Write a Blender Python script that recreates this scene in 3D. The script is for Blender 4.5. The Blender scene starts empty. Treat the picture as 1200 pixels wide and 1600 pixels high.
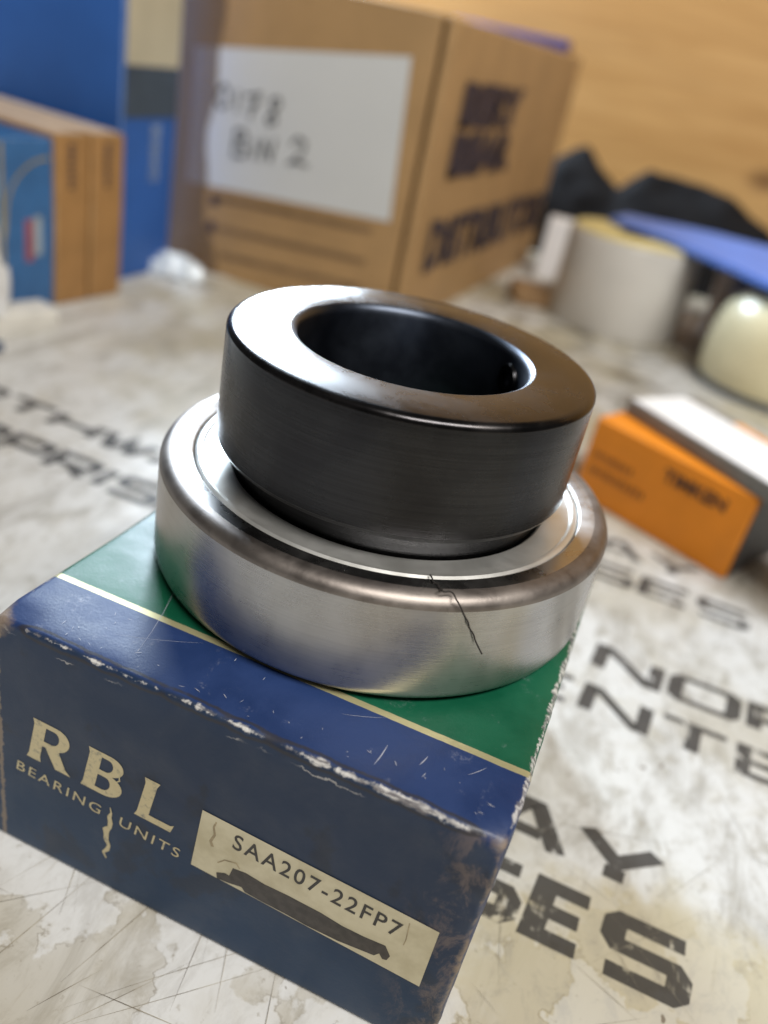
import bpy, bmesh, math, random
from mathutils import Matrix, Vector, noise
random.seed(7)
SC = bpy.context.scene
COL = SC.collection
R = math.radians
MM = 0.001

# ------------------------------------------------------------------ camera
CAM_C = (69.442, -70.506, 121.404)                       # millimetres
CAM_R = ((0.9140294, 0.3591155, 0.1886433), (0.3338328, -0.4017355, -0.8527392), (-0.2304472, 0.8424041, -0.4870827))
cam = bpy.data.cameras.new('camera'); cam_ob = bpy.data.objects.new('camera', cam); COL.objects.link(cam_ob)
mx = Matrix.Identity(4)
for i in range(3):
    mx[i][0] = CAM_R[0][i]; mx[i][1] = -CAM_R[1][i]; mx[i][2] = -CAM_R[2][i]; mx[i][3] = CAM_C[i]*MM
cam_ob.matrix_world = mx
cam.sensor_fit = 'VERTICAL'; cam.lens = 5.0; cam.sensor_height = 5.0*1600/1304.03; cam.sensor_width = cam.sensor_height*0.75
cam.clip_start = 0.005; cam.clip_end = 20
cam.dof.use_dof = True; cam.dof.focus_distance = 0.112; cam.dof.aperture_fstop = 1.85
SC.camera = cam_ob

# ------------------------------------------------------------------ light
world = bpy.data.worlds.new('World'); SC.world = world; world.use_nodes = True
bg = world.node_tree.nodes['Background']
bg.inputs[0].default_value = (0.95, 0.92, 0.88, 1); bg.inputs[1].default_value = 0.07
def area(name, loc, target, sx, sy, power, col):
    l = bpy.data.lights.new(name, 'AREA'); l.shape = 'RECTANGLE'; l.size = sx*MM; l.size_y = sy*MM; l.energy = power; l.color = col
    o = bpy.data.objects.new(name, l); COL.objects.link(o)
    d = Vector(target) - Vector(loc)
    o.matrix_world = Matrix.Translation(Vector(loc)*MM) @ d.to_track_quat('-Z', 'Y').to_matrix().to_4x4()
    return o
area('window_light', (-258, 590, 248), (-140, 0, 90), 112, 70, 2.3, (0.70, 0.85, 1.0))
area('window_light', (-392, 590, 372), (-190, 0, 90), 205, 225, 8.6, (0.72, 0.86, 1.0))
area('ceiling_light', (520, -330, 1100), (30, 120, 0), 800, 240, 17, (1.0, 0.965, 0.91))
SC.view_settings.view_transform = 'Standard'; SC.view_settings.look = 'None'
SC.view_settings.exposure = 0.27; SC.view_settings.gamma = 1.0
SC.cycles.use_denoising = True

# ------------------------------------------------------------------ node helper
class NT:
    def __init__(self, tree): self.t = tree; self.n = tree.nodes; self.l = tree.links
    def put(self, sock, v):
        if isinstance(v, bpy.types.NodeSocket): self.l.new(v, sock)
        elif v is not None:
            if isinstance(v, (tuple, list)) and len(v) == 3 and sock.type == 'RGBA': v = (*v, 1)
            sock.default_value = v
    def coord(self, scale=(1, 1, 1), rot=(0, 0, 0), off=(0, 0, 0)):
        tc = self.n.new('ShaderNodeTexCoord'); m = self.n.new('ShaderNodeMapping')
        self.l.new(tc.outputs['Object'], m.inputs[0])
        m.inputs['Scale'].default_value = [1000*s for s in scale]; m.inputs['Rotation'].default_value = rot; m.inputs['Location'].default_value = off
        return m.outputs[0]
    def map(self, vec, scale=(1, 1, 1), rot=(0, 0, 0), off=(0, 0, 0)):
        m = self.n.new('ShaderNodeMapping'); self.l.new(vec, m.inputs[0])
        m.inputs['Scale'].default_value = scale; m.inputs['Rotation'].default_value = rot; m.inputs['Location'].default_value = off
        return m.outputs[0]
    def noise(self, vec, wl, detail=3, rough=0.55, dist=0.0):
        m = self.n.new('ShaderNodeTexNoise'); self.l.new(vec, m.inputs['Vector'])
        m.inputs['Scale'].default_value = 1.0/wl; m.inputs['Detail'].default_value = detail; m.inputs['Roughness'].default_value = rough; m.inputs['Distortion'].default_value = dist
        return m.outputs[0]
    def voro(self, vec, wl, feature='F1'):
        m = self.n.new('ShaderNodeTexVoronoi'); m.feature = feature; self.l.new(vec, m.inputs['Vector']); m.inputs['Scale'].default_value = 1.0/wl
        return m.outputs[0]
    def math(self, op, a, b=None, c=None, clamp=False):
        m = self.n.new('ShaderNodeMath'); m.operation = op; m.use_clamp = clamp
        for i, v in enumerate((a, b, c)):
            if v is not None: self.put(m.inputs[i], v)
        return m.outputs[0]
    def step(self, v, lo, hi, a=0.0, b=1.0):
        m = self.n.new('ShaderNodeMapRange'); m.interpolation_type = 'SMOOTHSTEP'
        self.put(m.inputs[0], v); self.put(m.inputs[1], lo); self.put(m.inputs[2], hi); self.put(m.inputs[3], a); self.put(m.inputs[4], b)
        return m.outputs[0]
    def mix(self, f, a, b):
        m = self.n.new('ShaderNodeMix'); m.data_type = 'RGBA'
        self.put(m.inputs[0], f); self.put(m.inputs[6], a); self.put(m.inputs[7], b)
        return m.outputs[2]
    def sep(self, vec):
        m = self.n.new('ShaderNodeSeparateXYZ'); self.l.new(vec, m.inputs[0]); return m.outputs
    def bump(self, h, strength=0.3, dist=0.1, normal=None):
        m = self.n.new('ShaderNodeBump'); self.put(m.inputs['Strength'], strength); m.inputs['Distance'].default_value = dist*MM; self.l.new(h, m.inputs['Height'])
        if normal is not None: self.l.new(normal, m.inputs['Normal'])
        return m.outputs[0]

def new_mat(name):
    m = bpy.data.materials.new(name); m.use_nodes = True
    t = NT(m.node_tree); b = t.n['Principled BSDF']
    def out(**k):
        names = dict(color='Base Color', rough='Roughness', metal='Metallic', normal='Normal', spec='Specular IOR Level', coat='Coat Weight', coatr='Coat Roughness', aniso='Anisotropic', anisor='Anisotropic Rotation', tangent='Tangent', alpha='Alpha', trans='Transmission Weight', sheen='Sheen Weight', sss='Subsurface Weight')
        for a, v in k.items(): t.put(b.inputs[names[a]], v)
        return m
    return t, out

def plain(name, col, rough=0.5, var=0.12, wl=12, metal=0.0, bump=0.1, spec=0.5):
    t, out = new_mat(name); c = t.coord()
    n = t.noise(c, wl, 4); n2 = t.noise(c, wl*0.08, 2)
    dark = tuple(x*(1-var) for x in col); light = tuple(min(1, x*(1+var)) for x in col)
    return out(color=t.mix(t.step(n, .3, .7), dark, light), rough=t.step(n2, .2, .8, rough-.07, rough+.07), metal=metal, spec=spec, normal=t.bump(n2, bump, .1))

# ------------------------------------------------------------------ mesh helpers (all in millimetres)
def link(name, bm, mat, parent=None, smooth=None, loc=None):
    me = bpy.data.meshes.new(name)
    bmesh.ops.scale(bm, vec=(MM, MM, MM), verts=bm.verts)
    bm.to_mesh(me); bm.free()
    if mat is not None:
        for x in (mat if isinstance(mat, list) else [mat]): me.materials.append(x)
    if smooth is not None:
        for p in me.polygons: p.use_smooth = True
        me.set_sharp_from_angle(angle=R(smooth))
    o = bpy.data.objects.new(name, me); COL.objects.link(o)
    if parent is not None: o.parent = parent
    if loc is not None: o.location = Vector(loc)*MM
    return o
def thing(name, label, cat, loc=(0, 0, 0), rz=0.0, group=None):
    o = bpy.data.objects.new(name, None); COL.objects.link(o); o.empty_display_size = 0.01
    o.location = Vector(loc)*MM; o.rotation_euler = (0, 0, R(rz))
    tag(o, label, cat, group); return o
def tag(o, label, cat, group=None):
    o['label'] = label; o['category'] = cat
    if group: o['group'] = group
    return o
def structure(o): o['kind'] = 'structure'; return o

def lathe(profile, seg=160, closed=False):
    bm = bmesh.new(); rings = []
    for r, z in profile:
        rings.append([bm.verts.new((r*math.cos(2*math.pi*k/seg), r*math.sin(2*math.pi*k/seg), z)) for k in range(seg)])
    pairs = list(zip(rings[:-1], rings[1:]))
    if closed: pairs.append((rings[-1], rings[0]))
    for a, b in pairs:
        for k in range(seg): bm.faces.new((a[k], a[(k+1) % seg], b[(k+1) % seg], b[k]))
    if not closed:
        if profile[0][0] > 1e-6: bm.faces.new(rings[0][::-1])
        if profile[-1][0] > 1e-6: bm.faces.new(rings[-1])
    bmesh.ops.recalc_face_normals(bm, faces=bm.faces)
    return bm

def lines(n, r, step):
    e = [0, r*.25, r*.5, r*.75, r]
    k = max(1, int((n-2*r)/step)); mid = [r+(n-2*r)*i/k for i in range(1, k)]
    return e + mid + [n-x for x in e[::-1]]
def rbox(w, d, h, r=1.0, step=1e9, warp=None, org=(0, 0, 0)):
    """rounded box with its low corner at org; warp(p) may move each point"""
    bm = bmesh.new(); V = {}
    X, Y, Z = lines(w, r, step), lines(d, r, step), lines(h, r, step)
    def vert(x, y, z):
        k = (round(x, 4), round(y, 4), round(z, 4))
        if k not in V:
            p = Vector(k); q = Vector((min(max(x, r), w-r), min(max(y, r), d-r), min(max(z, r), h-r)))
            dd = p-q
            # keep the arc: move along the direction so corners are round
            if dd.length > 1e-9:
                m = max(abs(dd.x), abs(dd.y), abs(dd.z)); p = q + dd.normalized()*m
            if warp: p = p + warp(p)
            V[k] = bm.verts.new(p + Vector(org))
        return V[k]
    def grid(A, B, f):
        for a0, a1 in zip(A[:-1], A[1:]):
            for b0, b1 in zip(B[:-1], B[1:]): bm.faces.new((vert(*f(a0, b0)), vert(*f(a1, b0)), vert(*f(a1, b1)), vert(*f(a0, b1))))
    grid(X, Y, lambda a, b: (a, b, h)); grid(Y, X, lambda a, b: (b, a, 0))
    grid(X, Z, lambda a, b: (a, 0, b)); grid(Z, X, lambda a, b: (b, d, a))
    grid(Y, Z, lambda a, b: (w, a, b)); grid(Z, Y, lambda a, b: (0, b, a))
    bmesh.ops.recalc_face_normals(bm, faces=bm.faces)
    return bm

def ribbon(bm, pts, w, z=0.0, closed=False, f=None):
    """flat mitred ribbon in the x,y plane (f maps (x,y,z) into place)"""
    f = f or (lambda x, y, zz: (x, y, zz))
    n = len(pts); P = [Vector(p) for p in pts]; L = []
    for i in range(n):
        a = P[i-1] if (i > 0 or closed) else None; b = P[(i+1) % n] if (i < n-1 or closed) else None
        if a is None: t = (b-P[i]).normalized(); m = Vector((-t.y, t.x)); s = 1
        elif b is None: t = (P[i]-a).normalized(); m = Vector((-t.y, t.x)); s = 1
        else:
            t0 = (P[i]-a).normalized(); t1 = (b-P[i]).normalized(); n0 = Vector((-t0.y, t0.x)); n1 = Vector((-t1.y, t1.x))
            m = (n0+n1); m = m.normalized() if m.length > 1e-6 else n0; s = 1/max(.35, m.dot(n0))
        ww = w(i/(n-1)) if callable(w) else w
        L.append((P[i]+m*ww*.5*s, P[i]-m*ww*.5*s))
    vs = [(bm.verts.new(f(a.x, a.y, z)), bm.verts.new(f(b.x, b.y, z))) for a, b in L]
    for i in range(n if closed else n-1):
        a, b = vs[i], vs[(i+1) % n]; bm.faces.new((a[0], a[1], b[1], b[0]))

def curve_shapes(polys):
    """list of closed outlines (holes inside outlines) -> bmesh in the x,y plane"""
    cu = bpy.data.curves.new('tmp', 'CURVE'); cu.dimensions = '2D'; cu.fill_mode = 'BOTH'
    for pts in polys:
        s = cu.splines.new('POLY'); s.points.add(len(pts)-1); s.use_cyclic_u = True
        for q, p in zip(s.points, pts): q.co = (p[0], p[1], 0, 1)
    return curve_bm(cu)
def curve_bm(cu):
    o = bpy.data.objects.new('tmp', cu); COL.objects.link(o)
    me = bpy.data.meshes.new_from_object(o.evaluated_get(bpy.context.evaluated_depsgraph_get()))
    bm = bmesh.new(); bm.from_mesh(me); bpy.data.meshes.remove(me)
    bpy.data.objects.remove(o); bpy.data.curves.remove(cu)
    return bm
def text_bm(s, w, h, bold=0.0, space=1.0):
    """text filled to the box w x h with its low left corner at 0,0"""
    cu = bpy.data.curves.new('tmp', 'FONT'); cu.body = s; cu.size = 1.0; cu.offset = bold; cu.space_character = space; cu.resolution_u = 4; cu.fill_mode = 'BOTH'
    bm = curve_bm(cu)
    xs = [v.co.x for v in bm.verts]; ys = [v.co.y for v in bm.verts]; x0, x1, y0, y1 = min(xs), max(xs), min(ys), max(ys)
    for v in bm.verts: v.co.x = (v.co.x-x0)/(x1-x0)*w; v.co.y = (v.co.y-y0)/(y1-y0)*h; v.co.z = 0
    return bm
def remap(bm, f):
    for v in bm.verts: v.co = f(*v.co)
    return bm
def blob(rx, ry, rz, amp, wl, seed, sub=4, flat=True, crease=1):
    bm = bmesh.new(); bmesh.ops.create_icosphere(bm, subdivisions=sub, radius=1)
    for v in bm.verts:
        p = v.co.copy(); q = Vector((p.x*rx, p.y*ry, p.z*rz)); s = Vector((seed*13.1, seed*7.7, seed*3.3))
        n = noise.noise(q/wl+s) + .5*noise.noise(q/wl*2.3+s)
        if crease > 1: n = 1-2*abs(n)
        q *= 1+amp*n
        if flat: q.z = max(q.z, 0)
        v.co = q
    return bm

# ------------------------------------------------------------------ the worktop
def worktop_colour(t, c):
    s = t.sep(c)
    big = t.noise(c, 62, 4, .55, .3); mid = t.noise(c, 17, 5, .6, .6); fine = t.noise(c, 2.2, 4, .65)
    streak = t.noise(t.map(c, (1, .12, 1), (0, 0, R(-33))), 1.5, 4, .6)
    col = t.mix(t.step(big, .46, .66), (.58, .58, .57), (.42, .39, .325))
    col = t.mix(t.step(mid, .50, .74, 0, .55), col, (.36, .32, .235))
    smu = t.noise(t.map(c, (1, .35, 1), (0, 0, R(-40)), (3, 8, 1)), 11, 6, .7, .8)
    col = t.mix(t.step(smu, .47, .70, 0, .7), col, (.23, .21, .175))
    zone = t.math('ADD', t.step(s[1], 78, 20), t.math('MULTIPLY', t.step(s[0], 62, 100), .5))
    zone = t.math('MULTIPLY', t.step(t.math('ADD', zone, t.noise(c, 22, 5, .65, .4)), 1.45, 1.75), t.step(s[0], 40, 70))
    col = t.mix(t.math('MULTIPLY', zone, .85), col, (.43, .375, .245))
    dns = t.noise(t.map(c, (1, .6, 1), (0, 0, R(-50)), (1, 1, 4)), 4.5, 6, .75, .5)
    col = t.mix(t.step(dns, .46, .70, 0, .62), col, (.26, .235, .185))
    # torn top film: crisp islands with dark rims
    film = t.noise(t.map(c, (1, 1, 1), (0, 0, R(25)), (4.2, 1.7, 0)), 22, 6, .55, .1)
    near = t.step(s[1], 70, -10)
    isl = t.math('MULTIPLY', t.step(film, .494, .512), near)
    col = t.mix(t.math('MULTIPLY', isl, .40), col, (.42, .395, .34))
    filmw = t.math('MULTIPLY', t.step(film, .50, .485), near)
    col = t.mix(t.math('MULTIPLY', filmw, .55), col, (.60, .605, .605))
    rim = t.math('MULTIPLY', t.step(t.math('ABSOLUTE', t.math('SUBTRACT', film, .503)), .006, .001), t.step(t.noise(c, 6, 2), .45, .6))
    col = t.mix(t.math('MULTIPLY', t.math('MULTIPLY', rim, near), .45), col, (.16, .13, .09))
    col = t.mix(t.math('MULTIPLY', t.step(s[1], 120, 300, 0, .75), t.step(t.noise(c, 48, 4, .6), .40, .62)), col, (.40, .345, .22))
    # grime far back, specks, rubbed-in streaks
    gr = t.noise(c, 34, 6, .66, 1.2)
    far = t.step(s[1], 185, 300)
    gm = t.math('MULTIPLY', t.step(gr, .50, .62), far)
    col = t.mix(t.math('MULTIPLY', gm, .8), col, (.115, .095, .065))
    col = t.mix(t.step(streak, .60, .78, 0, .35), col, (.30, .26, .19))
    col = t.mix(t.step(fine, .62, .76, 0, .6), col, (.20, .165, .11))
    spk = t.noise(t.map(c, (1, 1, 1), (0, 0, 0), (9, 3, 5)), 3.2, 2)
    col = t.mix(t.step(spk, .74, .77, 0, .8), col, (.12, .09, .06))
    return col, fine, mid, streak
t, out = new_mat('worn_worktop'); c = t.coord(); col, fine, mid, streak = worktop_colour(t, c)
h = t.math('ADD', t.math('MULTIPLY', fine, .5), t.math('ADD', mid, streak))
M_TOP = out(color=col, rough=t.step(mid, .3, .7, .34, .55), normal=t.bump(h, .25, .15), spec=.4)
t, out = new_mat('worn_print'); c = t.coord(); col, fine, mid, streak = worktop_colour(t, c)
wear = t.math('ADD', t.noise(c, 9, 5, .7, .8), t.math('MULTIPLY', streak, .35))
keep = t.step(wear, .88, .76)
ink = t.mix(t.noise(c, 20, 3), (.020, .019, .020), (.055, .051, .047))
M_INK = out(color=t.mix(t.math('MULTIPLY', keep, .93), col, ink), rough=.5, spec=.35, normal=t.bump(fine, .2, .1))
t, out = new_mat('scratch_dirt'); c = t.coord()
M_SCR = out(color=t.mix(t.step(t.noise(c, 5, 3), .35, .65), (.10, .08, .055), (.36, .32, .24)), rough=.7)

bm = rbox(1500, 1170, 30, 2, 150, org=(-750, -500, -30))
worktop = structure(link('worktop', bm, M_TOP, smooth=40))

GL = {  # wide letters on a unit box: strokes as point lists
 'N': [[(0, 0), (0, 1), (.12, 1), (.88, 0), (1, 0), (1, 1)]],
 'O': [[(.1, 0), (0, .14), (0, .86), (.1, 1), (.9, 1), (1, .86), (1, .14), (.9, 0), 'c']],
 'R': [[(0, 0), (0, 1), (.9, 1), (1, .88), (1, .56), (.9, .45), (.09, .45)], [(.55, .38), (1, 0)]],
 'T': [[(-.04, 1), (1.04, 1)], [(.5, .9), (.5, 0)]],
 'H': [[(0, 0), (0, 1)], [(1, 0), (1, 1)], [(.09, .5), (.91, .5)]],
 'W': [[(-.04, 1), (.2, 0), (.3, 0), (.5, .85), (.7, 0), (.8, 0), (1.04, 1)]],
 'A': [[(-.04, 0), (.42, 1), (.58, 1), (1.04, 0)], [(.24, .28), (.76, .28)]],
 'Y': [[(-.02, 1), (.5, .42), (1.02, 1)], [(.5, .30), (.5, 0)]],
 'E': [[(1, 1), (0, 1), (0, 0), (1, 0)], [(.09, .5), (.9, .5)]],
 'P': [[(0, 0), (0, 1), (.9, 1), (1, .88), (1, .55), (.9, .43), (.09, .43)]],
 'I': [[(.5, 0), (.5, 1)]],
 'S': [[(1, 1), (.1, 1), (0, .9), (0, .62), (.1, .5), (.9, .5), (1, .38), (1, .1), (.9, 0), (0, 0)]],
}
def print_line(txt, x0, y0, pitch, cap, sw, ang=0.0, wid=.80, shear=.06, kx=1.6, ew=1):
    bm = bmesh.new(); x = 0.0; ca, sa = math.cos(R(ang)), math.sin(R(ang))
    for ch in txt:
        w = pitch*wid*(.3 if ch == 'I' else ew if ch == 'E' else 1)
        for k, st in enumerate(GL[ch]):
            cl = st[-1] == 'c'; pts = [((x+sw*kx/2+(w-sw*kx)*p[0]+shear*cap*p[1])/kx, sw/2+(cap-sw)*p[1]) for p in (st[:-1] if cl else st)]
            ribbon(bm, pts, sw, .10+.02*k, cl, lambda a, b, z: (x0+a*kx*ca-b*sa, y0+a*kx*sa+b*ca, z))
        x += w + pitch*(1-wid)
    link('printed_lettering', bm, M_INK, worktop)
print_line('NORTHWAY', 80.6, 103.6, 18.8, 10.8, 1.8, -.6, .93, kx=2.0)
print_line('ENTERPRISES', 62.6, 86.3, 17.7, 10.6, 1.7, -.3, .93, kx=1.9)
print_line('NORTHWAY', -36.5, 43.6, 17.5, 12.0, 2.5, -.5, .95, kx=1.5)
print_line('ENTERPRISES', -49.4, 26.8, 16.6, 13.2, 2.9, -.8, .95, kx=1.4, ew=.74)
print_line('NORTHWAY', -171.0, 119.4, 18.8, 10.8, 2.5, -.4, .95, kx=1.4)
print_line('ENTERPRISES', -179.0, 98.2, 16.6, 12.0, 2.5, -.3, .94, kx=1.4)
print_line('NORTHWAY', -34.0, 164.0, 17.5, 10.5, 1.9, -.5, .93, kx=1.6)
print_line('ENTERPRISES', -50.0, 147.0, 16.5, 10.5, 1.9, -.4, .93, kx=1.6)

bm = bmesh.new(); rs = random.Random(3)
def scratch(x, y, a, L, w):
    n = 7; b = rs.uniform(-.04, .04); pts = []
    for i in range(n):
        s = L*i/(n-1); aa = a+b*i/(n-1); pts.append((x+s*math.cos(aa), y+s*math.sin(aa)))
    ribbon(bm, pts, lambda u: w*(.15+.85*math.sin(math.pi*min(1, .03+u*.95))**2), .2+.004*scratch.n); scratch.n += 1
scratch.n = 0
for i in range(22): scratch(rs.uniform(-5, 60), rs.uniform(-45, -2), rs.choice((R(70), R(48), R(115), R(10)))+rs.gauss(0, .15), rs.uniform(6, 38), rs.uniform(.05, .13))
for i in range(26): scratch(rs.uniform(76, 130), rs.uniform(5, 60), rs.choice((R(60), R(35), R(120), R(-10)))+rs.gauss(0, .2), rs.uniform(5, 30), rs.uniform(.05, .12))
for i in range(10): scratch(rs.uniform(78, 150), rs.uniform(60, 150), rs.uniform(0, 3), rs.uniform(5, 25), rs.uniform(.08, .2))
o = link('scratch', bm, M_SCR, worktop); o['kind'] = 'stuff'

# ------------------------------------------------------------------ plywood wall
t, out = new_mat('plywood'); c = t.coord()
g = t.noise(t.map(c, (.09, 1, 1)), 16, 5, .6, 1.4); gf = t.noise(t.map(c, (.05, 1, 1)), 3.0, 4, .6, .5)
kn = t.voro(t.map(c, (.55, .02, 1), (0, 0, 0), (.31, 0, .12)), 95)
col = t.mix(t.step(g, .30, .70), (.52, .285, .098), (.63, .37, .142))
col = t.mix(t.step(gf, .45, .8, 0, .35), col, (.36, .19, .065))
col = t.mix(t.step(kn, .13, .03, 0, .8), col, (.15, .07, .025))
M_PLY = out(color=col, rough=.5, normal=t.bump(gf, .2, .2), spec=.35)
structure(link('plywood_wall', rbox(1500, 18, 560, 1, 200, org=(-750, 660, 0)), M_PLY))

# ------------------------------------------------------------------ bearing carton (the RBL box)
W, D, H = 73.5, 79.0, 44.5
def carton_warp(p):
    q = Vector((p.x, p.y, p.z))
    v = Vector((0, 0, 0))
    f = max(0, 1-p.y/3.0)*max(0, 1-(H-p.z)/3.0)              # crushed front top edge
    n1 = noise.noise(q/3.1); n2 = noise.noise(q/1.1+Vector((5, 5, 5)))
    v += Vector((0, .35, -.3))*f*(.6+.8*n1+.15*n2)
    fr = max(0, 1-p.y/4.0)*max(0, 1-(W-p.x)/4.0)             # rubbed right corner
    v += Vector((-.5, .3, 0))*fr*(.6+.9*n1+.4*n2)
    k = max(0, 1-p.y/5)*max(0, 1-(H-p.z)/5)*max(0, 1-min(p.x, W-p.x)/6)
    v += Vector((0, .9, -.9))*k
    tr = max(0, 1-(W-p.x)/1.5)*max(0, 1-(H-p.z)/1.5)
    v += Vector((-.3, 0, -.3))*tr*(.3+n1)
    lf = max(0, 1-p.x/3)*max(0, 1-p.y/25)
    v.x -= lf*(.8+3.4*max(0, min(1, (H-p.z)/12)))
    v.y += .06*noise.noise(Vector((p.x/17, 3, p.z/15)))*max(0, 1-p.y/4)
    return v
def front_y(x, z): return .06*noise.noise(Vector((x/17, 3, z/15)))
t, out = new_mat('printed_carton'); c = t.coord(); s = t.sep(c)
n1 = t.noise(c, 3.2, 5, .7); n2 = t.noise(c, 1.0, 4, .7); n3 = t.noise(c, 14, 4, .6, .4)
blue = t.mix(t.step(n3, .3, .7), (.011, .027, .092), (.018, .040, .128))
green = t.mix(t.step(n3, .3, .7), (.003, .068, .033), (.006, .095, .048))
edge_y = t.math('ADD', s[1], t.math('MULTIPLY', t.math('SUBTRACT', n1, .5), .25))
isg = t.step(edge_y, 12.75, 12.85); iss = t.math('MULTIPLY', t.step(edge_y, 11.65, 11.75), t.step(edge_y, 12.85, 12.75))
col = t.mix(isg, blue, green); col = t.mix(iss, col, (.50, .46, .26))
# scuffs: fine pale rubs
rub = t.noise(t.map(c, (1, 1, 1), (R(20), R(33), R(40)), (3, 1, 2)), 7, 6, .75, .6); rub2 = t.noise(c, .7, 3, .7)
rubm = t.math('MULTIPLY', t.step(rub, .56, .75), t.step(rub2, .42, .7))
col = t.mix(t.math('MULTIPLY', rubm, .4), col, (.42, .44, .50))
frontm = t.step(s[1], .95, .35)
finkz = t.mix(t.step(t.math('ADD', s[2], t.math('MULTIPLY', n3, 14)), 14, 34), (.006, .031, .080), (.011, .026, .062))
col = t.mix(frontm, col, finkz)
dust = t.math('MULTIPLY', frontm, t.step(t.noise(c, 11, 5, .65, .5), .4, .8, 0, .16))
col = t.mix(dust, col, (.125, .13, .135))                   # rubbed-in dust on the front
blot = t.step(t.noise(t.map(c, (1, 1, 1), (0, 0, 0), (7, 3, 1)), 9, 4, .6, .4), .54, .66)
col = t.mix(t.math('MULTIPLY', t.math('MULTIPLY', blot, t.step(s[1], 1.0, .2)), .45), col, (.016, .018, .024))
axx = t.math('SUBTRACT', W, s[0])
scf = t.math('MULTIPLY', t.step(axx, 12, 1), t.step(t.noise(t.map(c, (1, 1, .6), (0, R(25), 0), (2, 9, 4)), 4.5, 6, .75, .5), .47, .62))
col = t.mix(t.math('MULTIPLY', t.math('MULTIPLY', scf, frontm), .55), col, (.20, .15, .13))
ax = t.math('SUBTRACT', W, s[0]); az = t.math('SUBTRACT', H, s[2])
nn = t.math('ADD', t.math('MULTIPLY', n1, 2.2), t.math('MULTIPLY', n2, 1.1))       # about .6 .. 2.6
def worn(a, b, thr, soft=.12, k=1.0):
    d = t.math('MAXIMUM', t.math('ABSOLUTE', a), t.math('ABSOLUTE', b))
    d = t.math('ADD', d, t.math('MULTIPLY', nn, k))
    if not isinstance(thr, float): return t.step(d, t.math('ADD', thr, soft), t.math('SUBTRACT', thr, soft))
    return t.step(d, thr+soft, thr-soft)
wx = t.math('ADD', t.math('MULTIPLY', s[0], .005), t.math('MULTIPLY', t.noise(c, 13, 3, .6), 1.5))
ft = worn(s[1], az, t.math('ADD', wx, 1.2), .2); fr = worn(s[1], ax, 2.7, .45, 1.25); tr = worn(ax, az, 2.3, .15); fl = worn(s[1], s[0], 2.0); tl = worn(s[0], az, 1.65)
corner = t.step(t.math('ADD', t.math('ADD', s[1], t.math('ADD', az, t.math('MINIMUM', ax, s[0]))), t.math('MULTIPLY', nn, 1.6)), 7.4, 5.2)
paper = t.mix(t.step(t.noise(t.map(c, (.25, 1, 1)), .8, 3, .7), .38, .62), (.13, .12, .125), (.58, .565, .54)); brown = t.mix(n2, (.15, .105, .07), (.34, .27, .20))
fib = t.noise(t.map(c, (.12, 1, 1)), 1.3, 4, .7)
off = t.math('ADD', s[1], t.math('MULTIPLY', az, 1.0))
for lo_, w_ in ((2.4, .14),):
    ln = t.step(t.math('ABSOLUTE', t.math('SUBTRACT', t.math('ADD', off, t.math('MULTIPLY', n1, 2.6)), lo_+1.3)), w_, w_*.3)
    ln = t.math('MULTIPLY', t.math('MULTIPLY', ln, frontm), t.math('MULTIPLY', t.step(t.noise(c, 9, 3), .46, .58), t.step(s[2], H-5, H-4)))
    col = t.mix(t.math('MULTIPLY', ln, .75), col, (.48, .46, .44))
for m_, pc, f_ in ((ft, paper, .95), (tr, paper, .8), (tl, paper, .6), (fl, brown, .8), (fr, brown, .8), (corner, brown, .85)):
    col = t.mix(t.math('MULTIPLY', m_, f_), col, pc)
crk = t.math('MULTIPLY', t.step(t.math('ABSOLUTE', t.math('SUBTRACT', t.math('ADD', t.math('ADD', s[1], az), t.math('MULTIPLY', n1, .8)), 1.75)), .34, .10), t.step(t.noise(c, 8, 3), .36, .46))
col = t.mix(t.math('MULTIPLY', crk, .8), col, (.03, .028, .03))  # crack below the worn edge, with its shadow line painted in dark
anyw = t.math('MAXIMUM', ft, t.math('MAXIMUM', corner, tr))
rough = t.math('MAXIMUM', t.step(n3, .3, .7, .36, .50), t.math('MULTIPLY', anyw, .8))
met = t.math('MULTIPLY', iss, .55)
hb = t.math('ADD', t.math('MULTIPLY', n2, .35), t.math('ADD', n1, t.math('MULTIPLY', t.noise(c, .45, 2), .7)))
M_CARTON = out(color=col, rough=rough, metal=met, spec=.36, normal=t.bump(hb, t.math('ADD', t.math('MULTIPLY', anyw, .25), .10), .3))
carton = thing('bearing_carton', 'blue and green bearing carton with worn edges lying under the steel bearing', 'box')
link('carton_body', rbox(W, D, H, .9, 1.4, carton_warp), M_CARTON, carton, smooth=60)
t, out = new_mat('cream_print'); c = t.coord(); n = t.noise(c, 1.3, 4, .7)
M_CREAM = out(color=t.mix(t.step(n, .5, .74), (.55, .47, .28), (.20, .19, .16)), rough=.45)
def arc(cx, cy, rx, ry, a0, a1, n=12): return [(cx+rx*math.cos(R(a0+(a1-a0)*i/n)), cy+ry*math.sin(R(a0+(a1-a0)*i/n))) for i in range(n+1)]
L_ = [[(.03, 0), (.90, 0), (.93, .20), (.86, .15), (.34, .15), (.34, .88), (.38, 1), (.02, 1), (.07, .88), (.07, .12)]]
B_ = [[(.04, 0)] + arc(.56, .27, .42, .27, -90, 68) + arc(.54, .755, .36, .245, -66, 90) + [(.02, 1), (.07, .88), (.07, .12)],
      [(.36, .12)] + arc(.54, .285, .15, .165, -90, 90, 8) + [(.36, .45)], [(.36, .58)] + arc(.52, .735, .14, .155, -90, 90, 8) + [(.36, .89)]]
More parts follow.
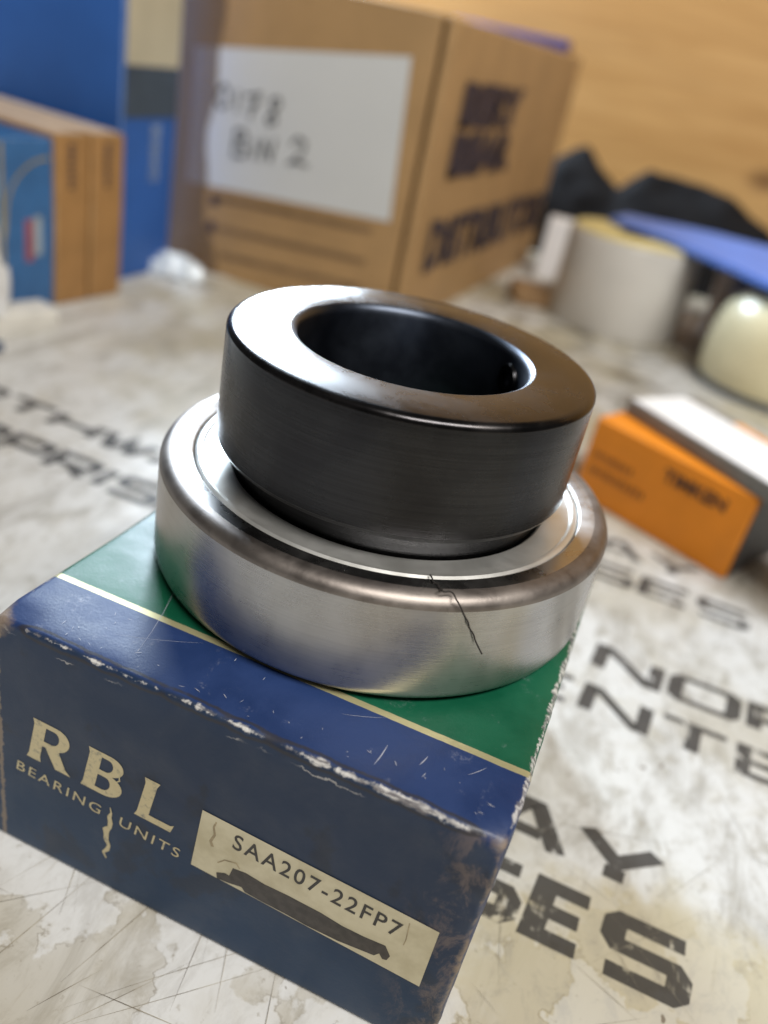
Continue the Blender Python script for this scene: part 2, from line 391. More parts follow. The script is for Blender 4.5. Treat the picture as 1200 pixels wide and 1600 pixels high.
R_ = [[(.03, 0), (.39, 0), (.35, .12), (.35, .42), (.43, .42), (.76, 0), (1.14, 0), (.99, .10), (.76, .45)] + arc(.60, .715, .36, .285, -62, 90) + [(.02, 1), (.07, .88), (.07, .12)],
      [(.36, .55)] + arc(.56, .72, .15, .17, -90, 90, 8) + [(.36, .89)]]
def on_front(bm, name, mat, parent, x0, z0, sx=1, sz=1, shear=0, ang=0, lift=.06):
    ca, sa = math.cos(R(ang)), math.sin(R(ang))
    for v in bm.verts:
        a, b = v.co.x*sx+shear*v.co.y*sz, v.co.y*sz; x, z = x0+a*ca-b*sa, z0+a*sa+b*ca
        v.co = (x, -lift+front_y(x, z), z)
    bmesh.ops.recalc_face_normals(bm, faces=bm.faces)
    return link(name, bm, mat, parent)
for g_, x_, z_ in ((R_, 4.6, 20.9), (B_, 14.1, 20.5), (L_, 23.4, 19.7)):
    on_front(curve_shapes(g_), 'printed_letter', M_CREAM, carton, x_, z_, 7.0, 8.3, .14, -2.0)
on_front(text_bm('BEARING  UNITS', 28.6, 2.05, 0, 1.25), 'printed_line', M_CREAM, carton, 2.8, 16.9, 1, 1, .1, -4.0)
# the torn crease
bm = bmesh.new(); rs = random.Random(5); pts = [(21.0+rs.uniform(-.5, .5)-.09*(30-z), z) for z in [30-23*i/22 for i in range(23)]]
ribbon(bm, pts[4:9], lambda u: .25*rs.uniform(.4, 1.2)); ribbon(bm, pts[11:], lambda u: (.2+.75*math.sin(math.pi*u))*rs.uniform(.6, 1.2))
on_front(bm, 'torn_crease', M_CREAM, carton, 0, 0, lift=.08)
# part number sticker
t, out = new_mat('sticker_paper'); c = t.coord(); n = t.noise(c, 6, 4, .6); n2 = t.noise(c, .8, 3)
M_STK = out(color=t.mix(t.step(n, .35, .7), (.60, .545, .385), (.48, .425, .28)), rough=.4, normal=t.bump(n2, .1, .05))
M_TYPE = plain('black_type', (.035, .032, .03), .5)
M_RUBBED = plain('rubbed_marker', (.040, .034, .030), .45, .35, 1.5)
M_TORN = plain('torn_paper', (.36, .29, .18), .7, .3, 2)
bm = bmesh.new(); bm.faces.new([bm.verts.new(p) for p in ((34.3, 27.0, 0), (33.5, 15.1, 0), (69.2, 13.5, 0), (69.3, 25.5, 0))])
bmesh.ops.subdivide_edges(bm, edges=bm.edges, cuts=12, use_grid_fill=True)
stk = on_front(bm, 'part_number_label', M_STK, carton, 0, 0, lift=.10)
x_ = 39.6
on_front(text_bm('SAA207-22FP7', 25.2, 3.1, .010, 1.22), 'printed_number', M_TYPE, stk, 39.4, 22.5, ang=-4.0, lift=.14)
bm = curve_shapes([[(37.6, 16.1), (38.9, 16.8), (39.6, 16.7), (40.0, 18.6), (42, 18.9), (45, 18.5), (48.6, 18.6), (53.7, 18.4), (57, 17.9), (60.2, 17.9), (63.3, 18.2), (64.3, 16.6), (64.0, 15.5), (63.4, 15.3), (62.8, 16.1), (62.2, 15.2), (56.9, 14.5), (52, 14.4), (49.2, 14.6), (45, 14.7), (42.3, 14.9), (41.7, 15.6), (39.6, 15.1), (37.8, 14.9)]])
on_front(bm, 'blacked_out_patch', M_RUBBED, stk, 0, 0, lift=.13)
bm = bmesh.new(); ribbon(bm, [(36.6, 26.0), (36.3, 24.8), (36.6, 23.4), (36.1, 21.8), (36.5, 20.9)], lambda u: .25+.25*u)
on_front(bm, 'torn_nick', M_TORN, stk, 0, 0, lift=.13)
for q_, w_ in (([(37.6, 18.2), (38.6, 19.4), (40.4, 19.9), (41.0, 19.1)], .22), ([(65.4, 24.6), (65.6, 21.2), (65.5, 20.0)], .14)):
    bm = bmesh.new(); ribbon(bm, q_, w_); on_front(bm, 'torn_nick', M_TORN, stk, 0, 0, lift=.13)
bm = bmesh.new(); rs = random.Random(11); k = 0
def top_scr(x, y, a, L, w):
    global k
    ribbon(bm, [(x+L*u*math.cos(a+.1*u), y+L*u*math.sin(a+.1*u)) for u in (0, .25, .5, .75, 1)], lambda u: w*(.3+math.sin(math.pi*u)), H+.03+.002*k); k += 1
for x, y, a, L, w in ((19.5, 5.0, R(100), 17, .06), (15, 5.8, R(20), 12, .035), (60, 6.2, R(70), 2, .12), (66, 8, R(48), 3, .08), (55, 3.2, R(80), 4, .12), (48, 9, R(20), 6, .05)): top_scr(x, y, a, L, w)
for i in range(40): top_scr(rs.uniform(8, W-3), abs(rs.gauss(0, 3.5))+1.6, rs.uniform(0, 3.1), rs.uniform(.2, 1.0), rs.uniform(.03, .1))
o = link('surface_scratch', bm, plain('bare_paper_scratch', (.33, .34, .40), .6), carton); o['kind'] = 'stuff'

# ------------------------------------------------------------------ the bearing
BX, BY, CX, CY = 36.92, 46.20, 36.75, 45.70
bearing = thing('insert_bearing', 'steel insert bearing with black locking collar standing on the blue and green carton', 'bearing', (BX, BY, H+.1))
def metal_mat(name, a, b, r0, r1, aniso=.6, ring=.35, spots=0.0, spot_col=(.05, .045, .04), bmp=.12, metal=1.0, rot=.25, turn=0.0):
    t, out = new_mat(name); c = t.coord()
    rings = t.noise(t.map(c, (.012, .012, 9)), 1, 3, .6); cl = t.noise(c, 9, 4, .6, .3); fi = t.noise(c, .5, 3, .6)
    col = t.mix(t.step(cl, .3, .7), a, b)
    if turn: col = t.mix(t.math('MULTIPLY', t.step(t.noise(t.map(c, (.02, .02, 4.5)), 1, 3, .7), .40, .66), turn), col, tuple(x*.45 for x in a))
    if spots: col = t.mix(t.math('MULTIPLY', t.step(t.noise(c, 1.6, 5, .75), .58, .72), spots), col, spot_col)
    tg = t.n.new('ShaderNodeTangent'); tg.direction_type = 'RADIAL'; tg.axis = 'Z'
    return out(color=col, metal=metal, rough=t.math('ADD', t.step(cl, .3, .7, r0, r1), t.math('MULTIPLY', t.math('SUBTRACT', rings, .5), .1)), aniso=aniso, anisor=rot, tangent=tg.outputs[0], normal=t.bump(t.math('ADD', t.math('MULTIPLY', rings, ring), t.math('MULTIPLY', fi, bmp)), .25, .03))
M_RING = metal_mat('ground_steel', (.40, .39, .385), (.49, .48, .47), .26, .31, .75, .8, turn=.12)
M_CHAM = metal_mat('forged_chamfer', (.20, .175, .16), (.33, .295, .27), .42, .56, .2, .3, .35, bmp=2.2)
M_FACE = metal_mat('ring_face', (.36, .35, .345), (.50, .485, .47), .22, .34, .5, .2, .25)
M_ZINC = metal_mat('zinc_shield', (.70, .695, .66), (.80, .795, .77), .34, .46, .2, .1, bmp=.5, metal=.86)
M_BLACK = metal_mat('black_oxide', (.036, .036, .039), (.050, .050, .053), .22, .31, .5, 3.5, bmp=.1, turn=.30)
M_BLACKTOP = metal_mat('black_oxide_face', (.034, .033, .035), (.062, .058, .058), .19, .31, .05, .15, .25, bmp=.25)
M_BORE = metal_mat('oiled_bore', (.06, .07, .095), (.09, .105, .135), .36, .44, .5, .5)
HT = 17.9
ring_side = [(33.0, .0), (33.9, .1), (34.8, .5), (35.5, 1.15), (35.87, 1.9), (36.0, 2.7), (36.0, 9), (36.0, HT-1.75)]
cham = [(36.0, HT-1.75), (35.93, HT-1.3), (35.7, HT-.85), (35.3, HT-.42), (34.8, HT-.14), (34.2, HT-.02), (33.4, HT)]
face = [(33.4, HT), (33.15, HT-.10), (31.3, HT-.10), (31.05, HT-.25), (30.95, HT-1.1)]
outer = link('outer_ring', lathe([(30.95, 0)] + ring_side + cham + face, 192, True), [M_RING, M_CHAM, M_FACE], bearing, smooth=32)
for p in outer.data.polygons:
    r = math.hypot(p.center.x, p.center.y)/MM; z = p.center.z/MM
    p.material_index = 1 if (r > 33.35 and z > HT-1.75) else 2 if (z > HT-1.2 and r < 33.45) else 0
sh = [(30.90, HT-1.0), (30.75, HT-.45), (30.3, HT-.22), (29.9, HT-.25), (29.5, HT-.62), (28.2, HT-.78), (26.4, HT-.82), (25.6, HT-.95), (25.2, HT-1.5), (25.2, HT-2.3), (30.9, HT-2.3)]
link('shield', lathe(sh, 192, True), M_ZINC, bearing, smooth=28)
hub = [(24.9, HT-2.2), (24.9, HT+2.4), (24.5, HT+2.8), (17.9, HT+2.8), (17.46, HT+2.4), (17.46, -.0), (24.0, -.0), (24.9, .6)]
link('inner_ring', lathe(hub, 160, True), M_BLACK, bearing, smooth=30)
C0, C1, CR = 20.9, 38.55, 27.66
col_p = [(18.4, C0+.2), (26.6, C0), (27.2, C0+.12), (27.45, C0+.55), (27.52, C0+.75), (CR, C0+.9), (CR, C1-6), (CR, C1-1.05), (27.58, C1-.65), (27.3, C1-.30), (26.9, C1-.08), (26.4, C1), (18.5, C1), (18.33, C1-.04), (18.05, C1-.2), (17.72, C1-.5), (17.52, C1-.85), (17.46, C1-1.4), (17.46, C0+2.4)]
collar = link('locking_collar', lathe(col_p, 192, True), [M_BLACK, M_BLACKTOP, M_BORE], bearing, smooth=30, loc=(CX-BX, CY-BY, 0))
for p in collar.data.polygons:
    r = math.hypot(p.center.x, p.center.y)/MM; z = p.center.z/MM
    p.material_index = 1 if z > C1-1.0 and r > 18.4 else 2 if r < 18.4 and z > C0+1 else 0
# the grub screw seen inside the bore
def bore_disc(ang, z, r0, r1, rad, n=20, depth=.0):
    bm = bmesh.new(); a = R(ang); o_ = Vector((math.cos(a)*rad, math.sin(a)*rad, z)); tx = Vector((-math.sin(a), math.cos(a), 0)); tz = Vector((0, 0, 1)); nn_ = Vector((math.cos(a), math.sin(a), 0))
    def ringv(r, d): return [bm.verts.new(o_ + tx*r*math.cos(2*math.pi*k/n) + tz*r*math.sin(2*math.pi*k/n) - nn_*d) for k in range(n)]
    A, B, C_ = ringv(r1, 0), ringv(r1*.92, .5), ringv(r0, .5); D_ = ringv(r0, -.1)
    for P_, Q_ in ((A, B), (B, C_), (C_, D_)):
        for k in range(n): bm.faces.new((P_[k], P_[(k+1) % n], Q_[(k+1) % n], Q_[k]))
    bm.faces.new(D_)
    bmesh.ops.recalc_face_normals(bm, faces=bm.faces)
    return bm
link('grub_screw', bore_disc(41.4, C1-4.9, 1.3, 2.7, 17.4), M_BLACK, collar, smooth=30)

bm = bmesh.new(); rs = random.Random(31)
for i in range(70):
    a, rr = rs.uniform(0, 6.28), rs.uniform(18.9, 26.3)
    if i < 26: a = R(165)+rs.gauss(0, .16); rr = 19.2+abs(rs.gauss(0, 1.1))
    q = rs.uniform(.03, .10); x, y = rr*math.cos(a), rr*math.sin(a); n_ = rs.randint(3, 5); b0 = rs.uniform(0, 6)
    bm.faces.new([bm.verts.new((x+q*rs.uniform(.5, 1.6)*math.cos(b0+6.283*k/n_), y+q*rs.uniform(.5, 1.6)*math.sin(b0+6.283*k/n_), C1+.03)) for k in range(n_)])
o = link('dust_speck', bm, plain('dark_dust', (.05, .045, .04), .8, .6, 3), collar); o['kind'] = 'stuff'

# black thread hanging over the ring
def tube(pts, rad, n=6):
    cu = bpy.data.curves.new('tmp', 'CURVE'); cu.dimensions = '3D'; cu.bevel_depth = rad; cu.bevel_resolution = 2; cu.use_fill_caps = True
    s = cu.splines.new('NURBS'); s.points.add(len(pts)-1); s.use_endpoint_u = True; s.order_u = 3; s.resolution_u = 6
    for q, p in zip(s.points, pts): q.co = (*p, 1)
    return curve_bm(cu)
def on_side(x, y, z, r=36.6):
    a = math.atan2(y-BY, x-BX); return (BX+r*math.cos(a), BY+r*math.sin(a), z)
th = [(52.6, 20.0, 62.55), (53.2, 19.2, 62.75), (53.4, 18.5, 62.62), (54.3, 18.4, 62.75), (54.6, 17.5, 62.75), (55.2, 17.4, 62.9), (54.9, 16.5, 63.3), (55.6, 16.0, 63.5), (56.2, 16.9, 63.4), (56.7, 17.3, 62.9), (57.2, 16.4, 62.9), on_side(57.6, 16.6, 62.4, 36.1), on_side(57.94, 16.98, 61.7, 36.5), on_side(58.3, 17.2, 60.9, 36.6), on_side(59.14, 17.88, 59.5), on_side(59.3, 18.0, 58.7), on_side(60.09, 18.65, 57.6), on_side(60.5, 18.9, 56.4), on_side(61.29, 19.71, 54.7, 37.3)]
tag(link('thread', tube(th, .105), plain('black_fibre', (.018, .014, .012), .8)), 'short curly black thread hanging over the edge of the steel bearing ring', 'thread')
bm = bmesh.new()

# ------------------------------------------------------------------ background cartons
def board(name, col, rough=.55, wear=(.62, .56, .45), thr=1.3, spec=.4, var=.12, dims=None, wl=12):
    t, out = new_mat(name); c = t.coord(); n = t.noise(c, wl, 4, .6); f = t.noise(c, 1.1, 3)
    cl = t.mix(t.step(n, .3, .7), tuple(x*(1-var) for x in col), tuple(x*(1+var) for x in col))
    if dims:
        s = t.sep(c); ds = []
        for i in range(3): ds.append(t.math('MINIMUM', t.math('ABSOLUTE', s[i]), t.math('ABSOLUTE', t.math('SUBTRACT', dims[i], s[i]))))
        lo = t.math('MINIMUM', t.math('MAXIMUM', ds[0], ds[1]), t.math('MINIMUM', t.math('MAXIMUM', ds[1], ds[2]), t.math('MAXIMUM', ds[0], ds[2])))
        e = t.math('ADD', lo, t.math('MULTIPLY', t.noise(c, 5, 4, .7), thr*1.4))
        cl = t.mix(t.step(e, thr+.25, thr-.1, 0, .75), cl, wear)
    return out(color=cl, rough=rough, spec=spec, normal=t.bump(t.math('ADD', n, f), .15, .15))
def carton_thing(name, label, cat, x, y, rz, w, d, h, mat, r=1.0, z=0, group=None, body='carton_body', step=25):
    th_ = thing(name, label, cat, (x, y, z), rz, group)
    bow = lambda p: Vector((0, 0, 0)) if h < 20 else Vector((.012*w*math.sin(math.pi*p.z/h)*(1 if p.x > w/2 else -1), .012*d*math.sin(math.pi*p.z/h)*(1 if p.y > d/2 else -1), 0))*.35
    b = link(body, rbox(w, d, h, r, step, bow), mat, th_, smooth=50)
    return th_, b
def face_quad(bm, pts, f):
    bm.faces.new([bm.verts.new(f(*p)) for p in pts])
def flat(name, polys, mat, parent, f):
    bm = bmesh.new()
    for p in polys: face_quad(bm, p, f)
    bmesh.ops.recalc_face_normals(bm, faces=bm.faces)
    return link(name, bm, mat, parent)
def rect(a0, b0, a1, b1): return [(a0, b0), (a1, b0), (a1, b1), (a0, b1)]

# shipping box
cw, cd, ch = 133.7, 254.8, 133.5
KRAFT = (.37, .228, .102)
M_KRAFT = board('kraft_board', KRAFT, .6, (.5, .34, .17), .7, dims=(cw, cd, ch), wl=30, var=.08)
ship, _ = thing('shipping_box', 'brown cardboard shipping box with white handwritten paper label', 'box', (-181.5, 311.1, 0), -2.4), 0
def slab(name, x0, x1, y0, y1, z0, z1, mat, r=.6, step=25): return link(name, rbox(x1-x0, y1-y0, z1-z0, r, step), mat, ship, smooth=50, loc=(x0, y0, z0))
slab('front_panel', 0, cw-6.4, 0, 6, 0, ch, M_KRAFT)
slab('box_core', 2.5, cw-8, 7.5, cd-1, .5, ch-3, M_KRAFT)
slab('side_panel', cw-4.2, cw, .4, cd, 0, ch-.5, M_KRAFT, 1.2)
slab('top_flap', 0, cw-4.6, 1.5, cd/2, ch-2.2, ch+.2, M_KRAFT); slab('top_flap', 0, cw-4.6, cd/2+.8, cd-1, ch-2.2, ch+.3, M_KRAFT)
t, out = new_mat('white_paper'); c = t.coord(); n = t.noise(c, 40, 3)
M_PAPER = out(color=t.mix(n, (.55, .563, .563), (.61, .615, .61)), rough=.6)
M_MARK = plain('marker_ink', (.055, .055, .06), .5, .5, 6)
M_PRINT = plain('box_print', (.030, .022, .035), .6, .4, 5)
M_LINE = plain('box_print_line', (.19, .115, .055), .6, .3, 9)
fy = lambda a, b, z=0: (a, -.25-z, b)
lab = flat('paper_label', [[(10.5, 41.0), (121.0, 49.0), (117.0, 116.0), (10.0, 100.8)]], M_PAPER, ship, fy)
bm = bmesh.new(); HW = [
 [(27, 88), (24.5, 85), (24, 80), (27, 77.5), (30, 80), (30.5, 85), (28, 88), (27, 87)],            # 0
 [(35.2, 87), (35.6, 77.5)],                                                                         # 1
 [(39, 85.5), (47, 87.8), (43.5, 80), (42.5, 76)], [(41.5, 81.5), (46.5, 82.5)],                     # 7
 [(57, 88), (53.3, 87), (53, 84), (56, 81), (56.5, 77.5), (53, 76), (51.8, 78.5), (55.5, 82), (58, 85.5), (57, 88)],  # 8
 [(36, 71), (35.5, 58)], [(36, 70.5), (41, 70.5), (42, 67.5), (37, 65), (43, 63), (42, 59.5), (35.6, 58.6)],  # B
 [(47, 68.5), (46.6, 59.5)], [(50.5, 59.5), (51.5, 69), (56, 61), (57.5, 71)],                       # I N
 [(66, 70.5), (69, 73.8), (73, 72.8), (73, 69), (66, 62), (70, 63.5), (76, 63)]]                     # 2
for i, st in enumerate(HW): ribbon(bm, st, 1.25, .3+.02*i, False, fy)
link('handwriting', bm, M_MARK, lab)
for (a, b, c_, d_) in ((28, 37.5, 113, 43.2), (31, 23.2, 112.5, 28.4), (33, 10.5, 112, 16)):
    bm = bmesh.new(); ribbon(bm, [(a, b), (c_, d_)], 2.6, .1, False, fy); link('printed_line', bm, M_LINE, ship)
bm = bmesh.new()
for cx_, cz_ in ((27.5, 36), (27, 23)): bm.faces.new([bm.verts.new(fy(cx_+2.6*math.cos(k*math.pi/6), cz_+2.9*math.sin(k*math.pi/6), .2)) for k in range(12)])
link('printed_mark', bm, M_PRINT, ship)
# brown packing tape that wraps the left end, with a wavy cut
t, out = new_mat('packing_tape'); c = t.coord()
M_TAPE = out(color=t.mix(t.noise(c, 18, 4), (.15, .092, .052), (.23, .15, .09)), rough=.7, spec=.1, alpha=.62, normal=t.bump(t.noise(c, 9, 3), .3, .5))
zs = [ch*i/16 for i in range(17)]; wv = [23.0+1.8*math.sin(z*.06+1.2)+1.2*math.sin(z*.17) + (8 if z < 26 else 0)*(1-z/26) for z in zs]
bm = bmesh.new(); va = [(bm.verts.new(fy(-.1, z, .5)), bm.verts.new(fy(w_, z, .5))) for z, w_ in zip(zs, wv)]
for a, b in zip(va[:-1], va[1:]): bm.faces.new((a[0], a[1], b[1], b[0]))
link('packing_tape', bm, M_TAPE, ship)
fx = lambda a, b, z=0: (cw+.9+z, a, b)
def side_text(s_, a, z0, w_, h_, w2=None, bold=.05):
    bm = text_bm(s_, w_, h_, bold, 1.05)
    for v in bm.verts: v.co = fx(a+v.co.x, z0+v.co.y)
    bmesh.ops.recalc_face_normals(bm, faces=bm.faces); link('printed_text', bm, M_PRINT, ship)
side_text('BERY', 27, 91.5, 102, 19.5, None, .09); side_text('BEAR', 26, 69.5, 103, 20, None, .09); side_text('DISTRIBUTORS', 20, 25.5, 228, 25.5)

# tall blue box
tw, tdp, thh = 100, 40.6, 205
M_TBLUE = board('blue_board', (.024, .10, .35), .5, (.3, .4, .55), .6, dims=(tw, tdp, thh), wl=45, var=.1)
tall, _ = carton_thing('tall_blue_box', 'tall blue box with cream and dark bands on its narrow side', 'box', -270.3, 255.8, -.2, tw, tdp, thh, M_TBLUE)
tx = lambda a, b, z=0: (tw+.75+z, a, b)
flat('cream_band', [rect(1, 91, tdp-1, thh-2)], plain('cream_board', (.47, .42, .30), .6, .06, 20), tall, tx)
flat('dark_band', [rect(1, 70.5, tdp-1, 90.6)], plain('slate_board', (.045, .062, .085), .55, .15, 20), tall, tx)
bm = text_bm('BEARINGS', 24, 6.5, .01)
for v in bm.verts: v.co = tx(27.5-v.co.y, 67.5-v.co.x, .2)
link('printed_text', bm, plain('pale_print', (.30, .38, .50), .6), tall)

# two thin kraft cartons and the blue carton with gold arcs
M_ORK = board('tan_board', (.33, .175, .062), .55, (.52, .36, .19), .8, dims=(17.2, 84, 66.4), wl=14)
u0 = (math.cos(R(82.6)), math.sin(R(82.6)))
kx = []
for i, lab_ in enumerate(('thin tan carton standing upright against the blue carton with gold arc', 'thin tan carton standing upright, the one nearer the tall blue box')):
    ox, oy = -163.3+u0[0]*(19.0*i), 206.6+u0[1]*(19.0*i)
    k_, b_ = carton_thing('tan_carton', lab_, 'box', ox, oy, 82.6, 17.2, 84, 66.4, M_ORK, 1.0, 0, 'thin tan cartons standing side by side')
    bm = bmesh.new(); rs = random.Random(20+i)
    for q in range(7): ribbon(bm, [(6.4, 62-q*2.5), (9.0, 62-q*2.5)], 1.7, .3, False, lambda a, b, z: (a, -z, b))
    link('printed_text', bm, M_PRINT, k_)
    flat('top_board', [rect(1, 1, 16.2, 82)], plain('pale_board', (.66, .52, .38), .5, .06, 20), k_, lambda a, b: (a, b, 66.75))
gx, gy = -163.3-u0[0]*58, 206.6-u0[1]*58
M_GB = board('navy_teal_board', (.035, .125, .30), .38, (.45, .5, .5), .7, dims=(57, 60, 65), wl=12)
gb, _ = carton_thing('blue_carton', 'blue carton printed with a gold arc and a small red badge', 'box', gx, gy, 82.6, 57, 60, 65, M_GB)
gy_ = lambda a, b, z=0: (a, -.3-z, b)
M_GOLD = plain('gold_print', (.30, .25, .12), .45)
bm = bmesh.new(); ribbon(bm, [(33, 1), (33, 64)], 1.5, 0, False, gy_)
ribbon(bm, [(33.8, 30)] + [(55-20*math.cos(R(a))-.4, 38+20*math.sin(R(a))) for a in range(0, 91, 10)], 1.0, .1, False, gy_); link('gold_line', bm, M_GOLD, gb)
flat('red_badge', [rect(43, 20, 47, 36)], plain('red_print', (.26, .07, .09), .5), gb, gy_)
flat('white_badge', [rect(47.2, 22, 51, 37)], plain('white_print', (.28, .34, .38), .5), gb, gy_)
flat('picture_panel', [rect(2, 34, 31, 58)], plain('light_blue_print', (.07, .24, .46), .5, .4, 6), gb, gy_)

# small flat cartons and the crumpled wrap at the left edge
carton_thing('flat_white_carton', 'flat off white carton lying in front of the blue carton', 'box', -158, 145, 71, 43, 13.5, 8, board('offwhite_board', (.60, .58, .53), .5), .6)
carton_thing('flat_navy_carton', 'flat dark navy carton at the left edge in front of the flat white carton', 'box', -147.5, 133, 74, 22, 30, 3.2, board('navy_board', (.015, .04, .10), .5), .6)
M_FILM = plain('white_film', (.74, .75, .76), .22, .05, 8, spec=.6)
tag(link('plastic_wrap', blob(8, 13, 30, .35, 7, 3, 4, True, 2), M_FILM, loc=(-161.5, 160, 8), smooth=70), 'crumpled white plastic wrap at the left edge beside the blue carton', 'plastic wrap')
tag(link('plastic_scrap', blob(13, 9, 8, .35, 7, 8, 4, True, 2), plain('pale_blue_film', (.62, .68, .74), .18, .08, 6, spec=.7), loc=(-163, 291, 0), smooth=70), 'crumpled pale plastic scrap between the tall blue box and cardboard box', 'plastic scrap')

# orange carton and the white packet on it
ow, od, oh = 57.7, 40.0, 28.4
M_OR = board('orange_board', (.74, .235, .012), .5, (.75, .38, .12), .6, dims=(ow, od, oh), wl=14, var=.06)
oc, _ = carton_thing('orange_carton', 'orange bearing carton with black lettering beside the steel bearing', 'box', 60.1, 196.9, -26.9, ow, od, oh, M_OR, .9)
oy_ = lambda a, b, z=0: (a, -.35-z, b)
M_ORP = plain('black_print', (.07, .028, .012), .5)
def otext(s_, a, z0, w_, h_, ang, bold=.03, mat=M_ORP):
    bm = text_bm(s_, w_, h_, bold); ca, sa = math.cos(R(ang)), math.sin(R(ang))
    for v in bm.verts: v.co = oy_(a+v.co.x*ca-v.co.y*sa, z0+v.co.x*sa+v.co.y*ca)
    bmesh.ops.recalc_face_normals(bm, faces=bm.faces); link('printed_text', bm, mat, oc)
otext('TIMKEN', 28.5, 19.6, 21.5, 4.3, 0)
bm = bmesh.new(); rs = random.Random(4)
for zc, x1, n_ in ((16.6, 19.5, 8), (11.2, 26, 11)):
    for q in range(n_):
        xx = 4+(x1-4)*q/n_; ribbon(bm, [(xx, zc-1.3*rs.uniform(.7, 1)), (xx+rs.uniform(-.3, .3), zc+1.3)], (x1-4)/n_*.55, .05, False, oy_)
link('printed_mark', bm, plain('faint_print', (.25, .085, .012), .5), oc)
a26 = R(-26.9); U = Vector((math.cos(a26), math.sin(a26))); V_ = Vector((-U.y, U.x)); O_ = Vector((60.1, 196.9))
flat('shaded_end', [rect(1, 1, od-1, oh-1)], plain('end_shade', (.05, .048, .05), .55, .2, 10), oc, lambda a, b: (ow+.45, a, b))  # shade on the carton's right end, painted as a dark grey sheet
pk = O_ + U*(1.6) + V_*13.0
pw, pd, ph = 96, 31, 5.2
packet, _ = carton_thing('white_packet', 'flat white topped packet with grey sides lying on the orange carton', 'packet', pk.x, pk.y, -26.9-13.5, pw, pd, ph, board('grey_board', (.20, .185, .165), .55), .4, 28.75)
flat('white_top', [rect(.6, .6, pw-.6, pd-5.2)], plain('glossy_white', (.82, .82, .82), .3, .03, 20), packet, lambda a, b: (a, b, ph+.12))
flat('orange_strip', [rect(22, pd-4.9, pw-.6, pd-1.2)], plain('orange_strip_print', (.75, .33, .10), .5), packet, lambda a, b: (a, b, ph+.12))

# white roll, tub, cream knob, small pieces, cloth
roll = thing('tape_roll', 'wide white roll with a pale yellow rim standing behind the bearing', 'roll', (40, 442, 0))
M_ROLL = plain('roll_white', (.54, .52, .485), .22, .05, 30)
link('roll_body', lathe([(20, .3), (36.5, 0), (37.6, .8), (38, 2), (38, 49.5), (37.4, 50.6), (36.4, 51), (20, 51)], 96, True), M_ROLL, roll, smooth=35)
link('roll_rim', lathe([(12, 51.05), (35.5, 51.05), (36.2, 51.5), (35.6, 52.2), (33, 52.4), (12, 52.4)], 96, True), plain('yellow_rim', (.60, .50, .22), .5), roll, smooth=35)
link('roll_core', lathe([(10, .3), (19.9, .3), (19.9, 50.9), (10, 50.9)], 64, True), plain('core_board', (.36, .24, .12), .7), roll, smooth=35)
tub = thing('plastic_tub', 'round white plastic tub with blue label under the blue plastic folder', 'tub', (120, 492, 0))
link('tub_body', lathe([(26, 0), (28, 1), (31, 48), (31, 52.4), (28, 52.4), (26, 3), (0, 3)], 96), plain('tub_white', (.66, .64, .66), .4, .04, 20), tub, smooth=35)
bm = bmesh.new(); k0 = [(R(-128+5*i)) for i in range(5)]
rows = [[bm.verts.new(((28.1+3*z/48+.25)*math.cos(a), (28.1+3*z/48+.25)*math.sin(a), z)) for a in k0] for z in (8, 26, 47)]
for r0_, r1_ in zip(rows[:-1], rows[1:]):
    for i in range(4): bm.faces.new((r0_[i], r0_[i+1], r1_[i+1], r1_[i]))
link('tub_label', bm, plain('label_blue', (.16, .20, .42), .5), tub)
bm = bmesh.new(); poly = [(20, 457), (30, 447), (58, 428), (84, 398), (110, 366), (150, 352), (185, 372), (190, 440), (150, 500), (80, 505), (26, 488)]
bm.faces.new([bm.verts.new((x, y, 0)) for x, y in poly]); bmesh.ops.subdivide_edges(bm, edges=bm.edges, cuts=2)
ex = bmesh.ops.extrude_face_region(bm, geom=list(bm.faces)); bmesh.ops.translate(bm, verts=[v for v in ex['geom'] if isinstance(v, bmesh.types.BMVert)], vec=(0, 0, 3.6))
bmesh.ops.bevel(bm, geom=[e for e in bm.edges if abs(e.verts[0].co.z-e.verts[1].co.z) < .01], offset=1.2, segments=2, affect='EDGES')
bmesh.ops.recalc_face_normals(bm, faces=bm.faces)
tag(link('blue_folder', bm, plain('folder_blue', (.085, .185, .54), .4, .12, 20), smooth=50, loc=(0, 0, 52.6)), 'flat blue plastic folder lying across the white roll and tub', 'folder')
knob = thing('cream_cap', 'rounded cream plastic cap on a dark base at the right edge', 'cap', (130, 394, 0))
link('cap_base', lathe([(0, 0), (37, 0), (37.6, .6), (37.6, 3.0), (36.8, 3.6), (0, 3.6)], 96), plain('base_dark', (.045, .06, .085), .5), knob, smooth=35)
link('cap_dome', lathe([(0, 3.7), (36.5, 3.7), (37.2, 5), (37.6, 14), (37.4, 24), (36, 32), (33.5, 39), (29, 45), (24.5, 49), (17, 50.8), (10, 51.5), (0, 51.7)], 96), plain('cream_plastic', (.72, .66, .44), .28, .05, 25), knob, smooth=50)
carton_thing('small_white_carton', 'small white carton standing between the cardboard box and white roll', 'box', -22, 510, 5, 15, 14, 40, plain('carton_white', (.80, .79, .80), .45, .04, 20), .8)
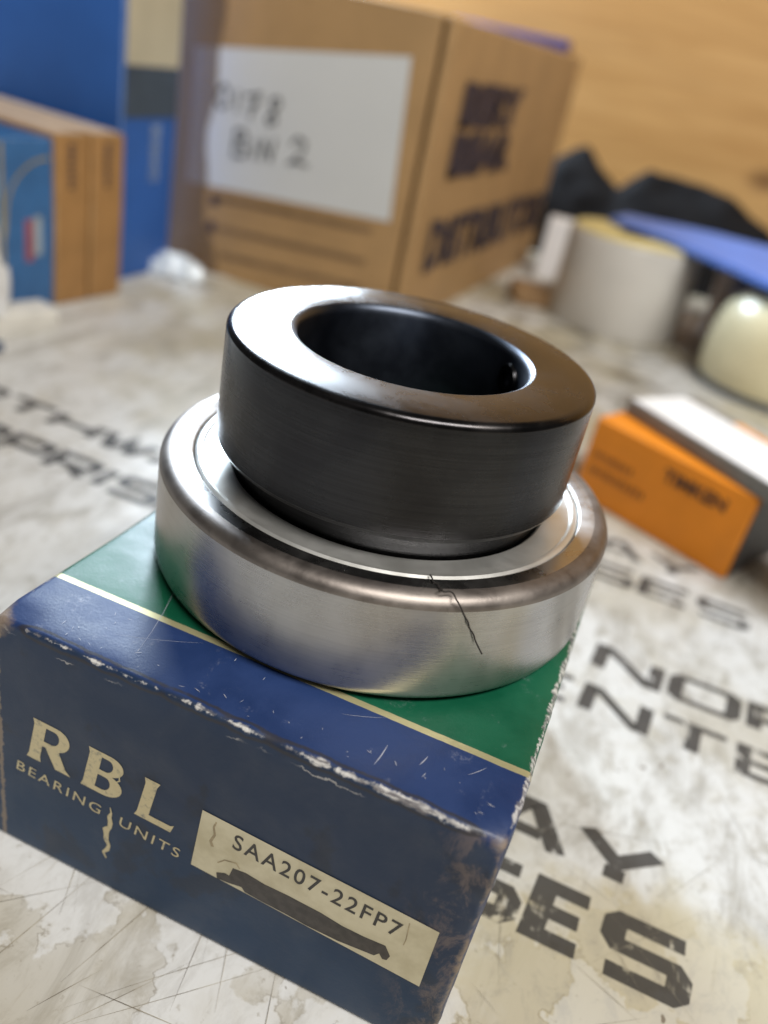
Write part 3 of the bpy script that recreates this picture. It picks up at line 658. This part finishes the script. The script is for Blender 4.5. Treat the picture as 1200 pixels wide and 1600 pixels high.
carton_thing('kraft_scrap', 'low brown kraft carton beside the white roll', 'box', -16, 424, 20, 24, 30, 9, board('kraft_brown', (.25, .15, .07), .6), .8)
# heap of black cloth against the wall
t, out = new_mat('black_cloth'); c = t.coord()
M_CLOTH = out(color=t.mix(t.noise(c, 20, 3), (.004, .004, .005), (.009, .0085, .010)), rough=.8, spec=.2, normal=t.bump(t.noise(c, 6, 4), .5, 1.0))
prof = [(-75, 46), (-55, 62), (-38, 74), (-27, 78), (-14, 66), (4, 57), (14, 66), (22, 72), (45, 70), (66, 72), (90, 65), (118, 51), (150, 36), (190, 22), (220, 4)]
def ph_(x):
    for (a, b), (c_, d_) in zip(prof[:-1], prof[1:]):
        if a <= x <= c_: return b+(d_-b)*(x-a)/(c_-a)
    return 0
bm = bmesh.new(); nx, ny = 90, 26; G = []
for i in range(nx+1):
    x = -75+295*i/nx; row = []
    for j in range(ny+1):
        u = j/ny; y = 598+58*u; e = math.sin(math.pi*min(1, u*1.15 if u < .8 else .92-(u-.8)*0))**.55 if u > 0 else 0
        z = ph_(x)*e*(1+.06*noise.noise(Vector((x/24, y/18, 1.7)))) + 1.2*noise.noise(Vector((x/7, y/9, 4)))*e
        row.append(bm.verts.new((x, y-4*noise.noise(Vector((x/18, z/14, 2))), max(0, z))))
    G.append(row)
for i in range(nx):
    for j in range(ny): bm.faces.new((G[i][j], G[i+1][j], G[i+1][j+1], G[i][j+1]))
bot = [bm.verts.new((v.co.x, v.co.y, 0)) for v in (G[0][0], G[nx][0], G[nx][ny], G[0][ny])]
tag(link('black_cloth', bm, M_CLOTH, smooth=80), 'crumpled heap of black cloth lying against the plywood wall', 'cloth')
bc, _ = carton_thing('indigo_carton', 'indigo carton whose top corner peeks out behind the cardboard box', 'box', -152, 572, 0, 100, 18, 141.5, board('indigo_board', (.05, .055, .24), .5), 1)
flat('brown_end', [rect(1, 2, 17, 139)], plain('brown_end_board', (.22, .11, .06), .6), bc, lambda a, b: (100.8, a, b))
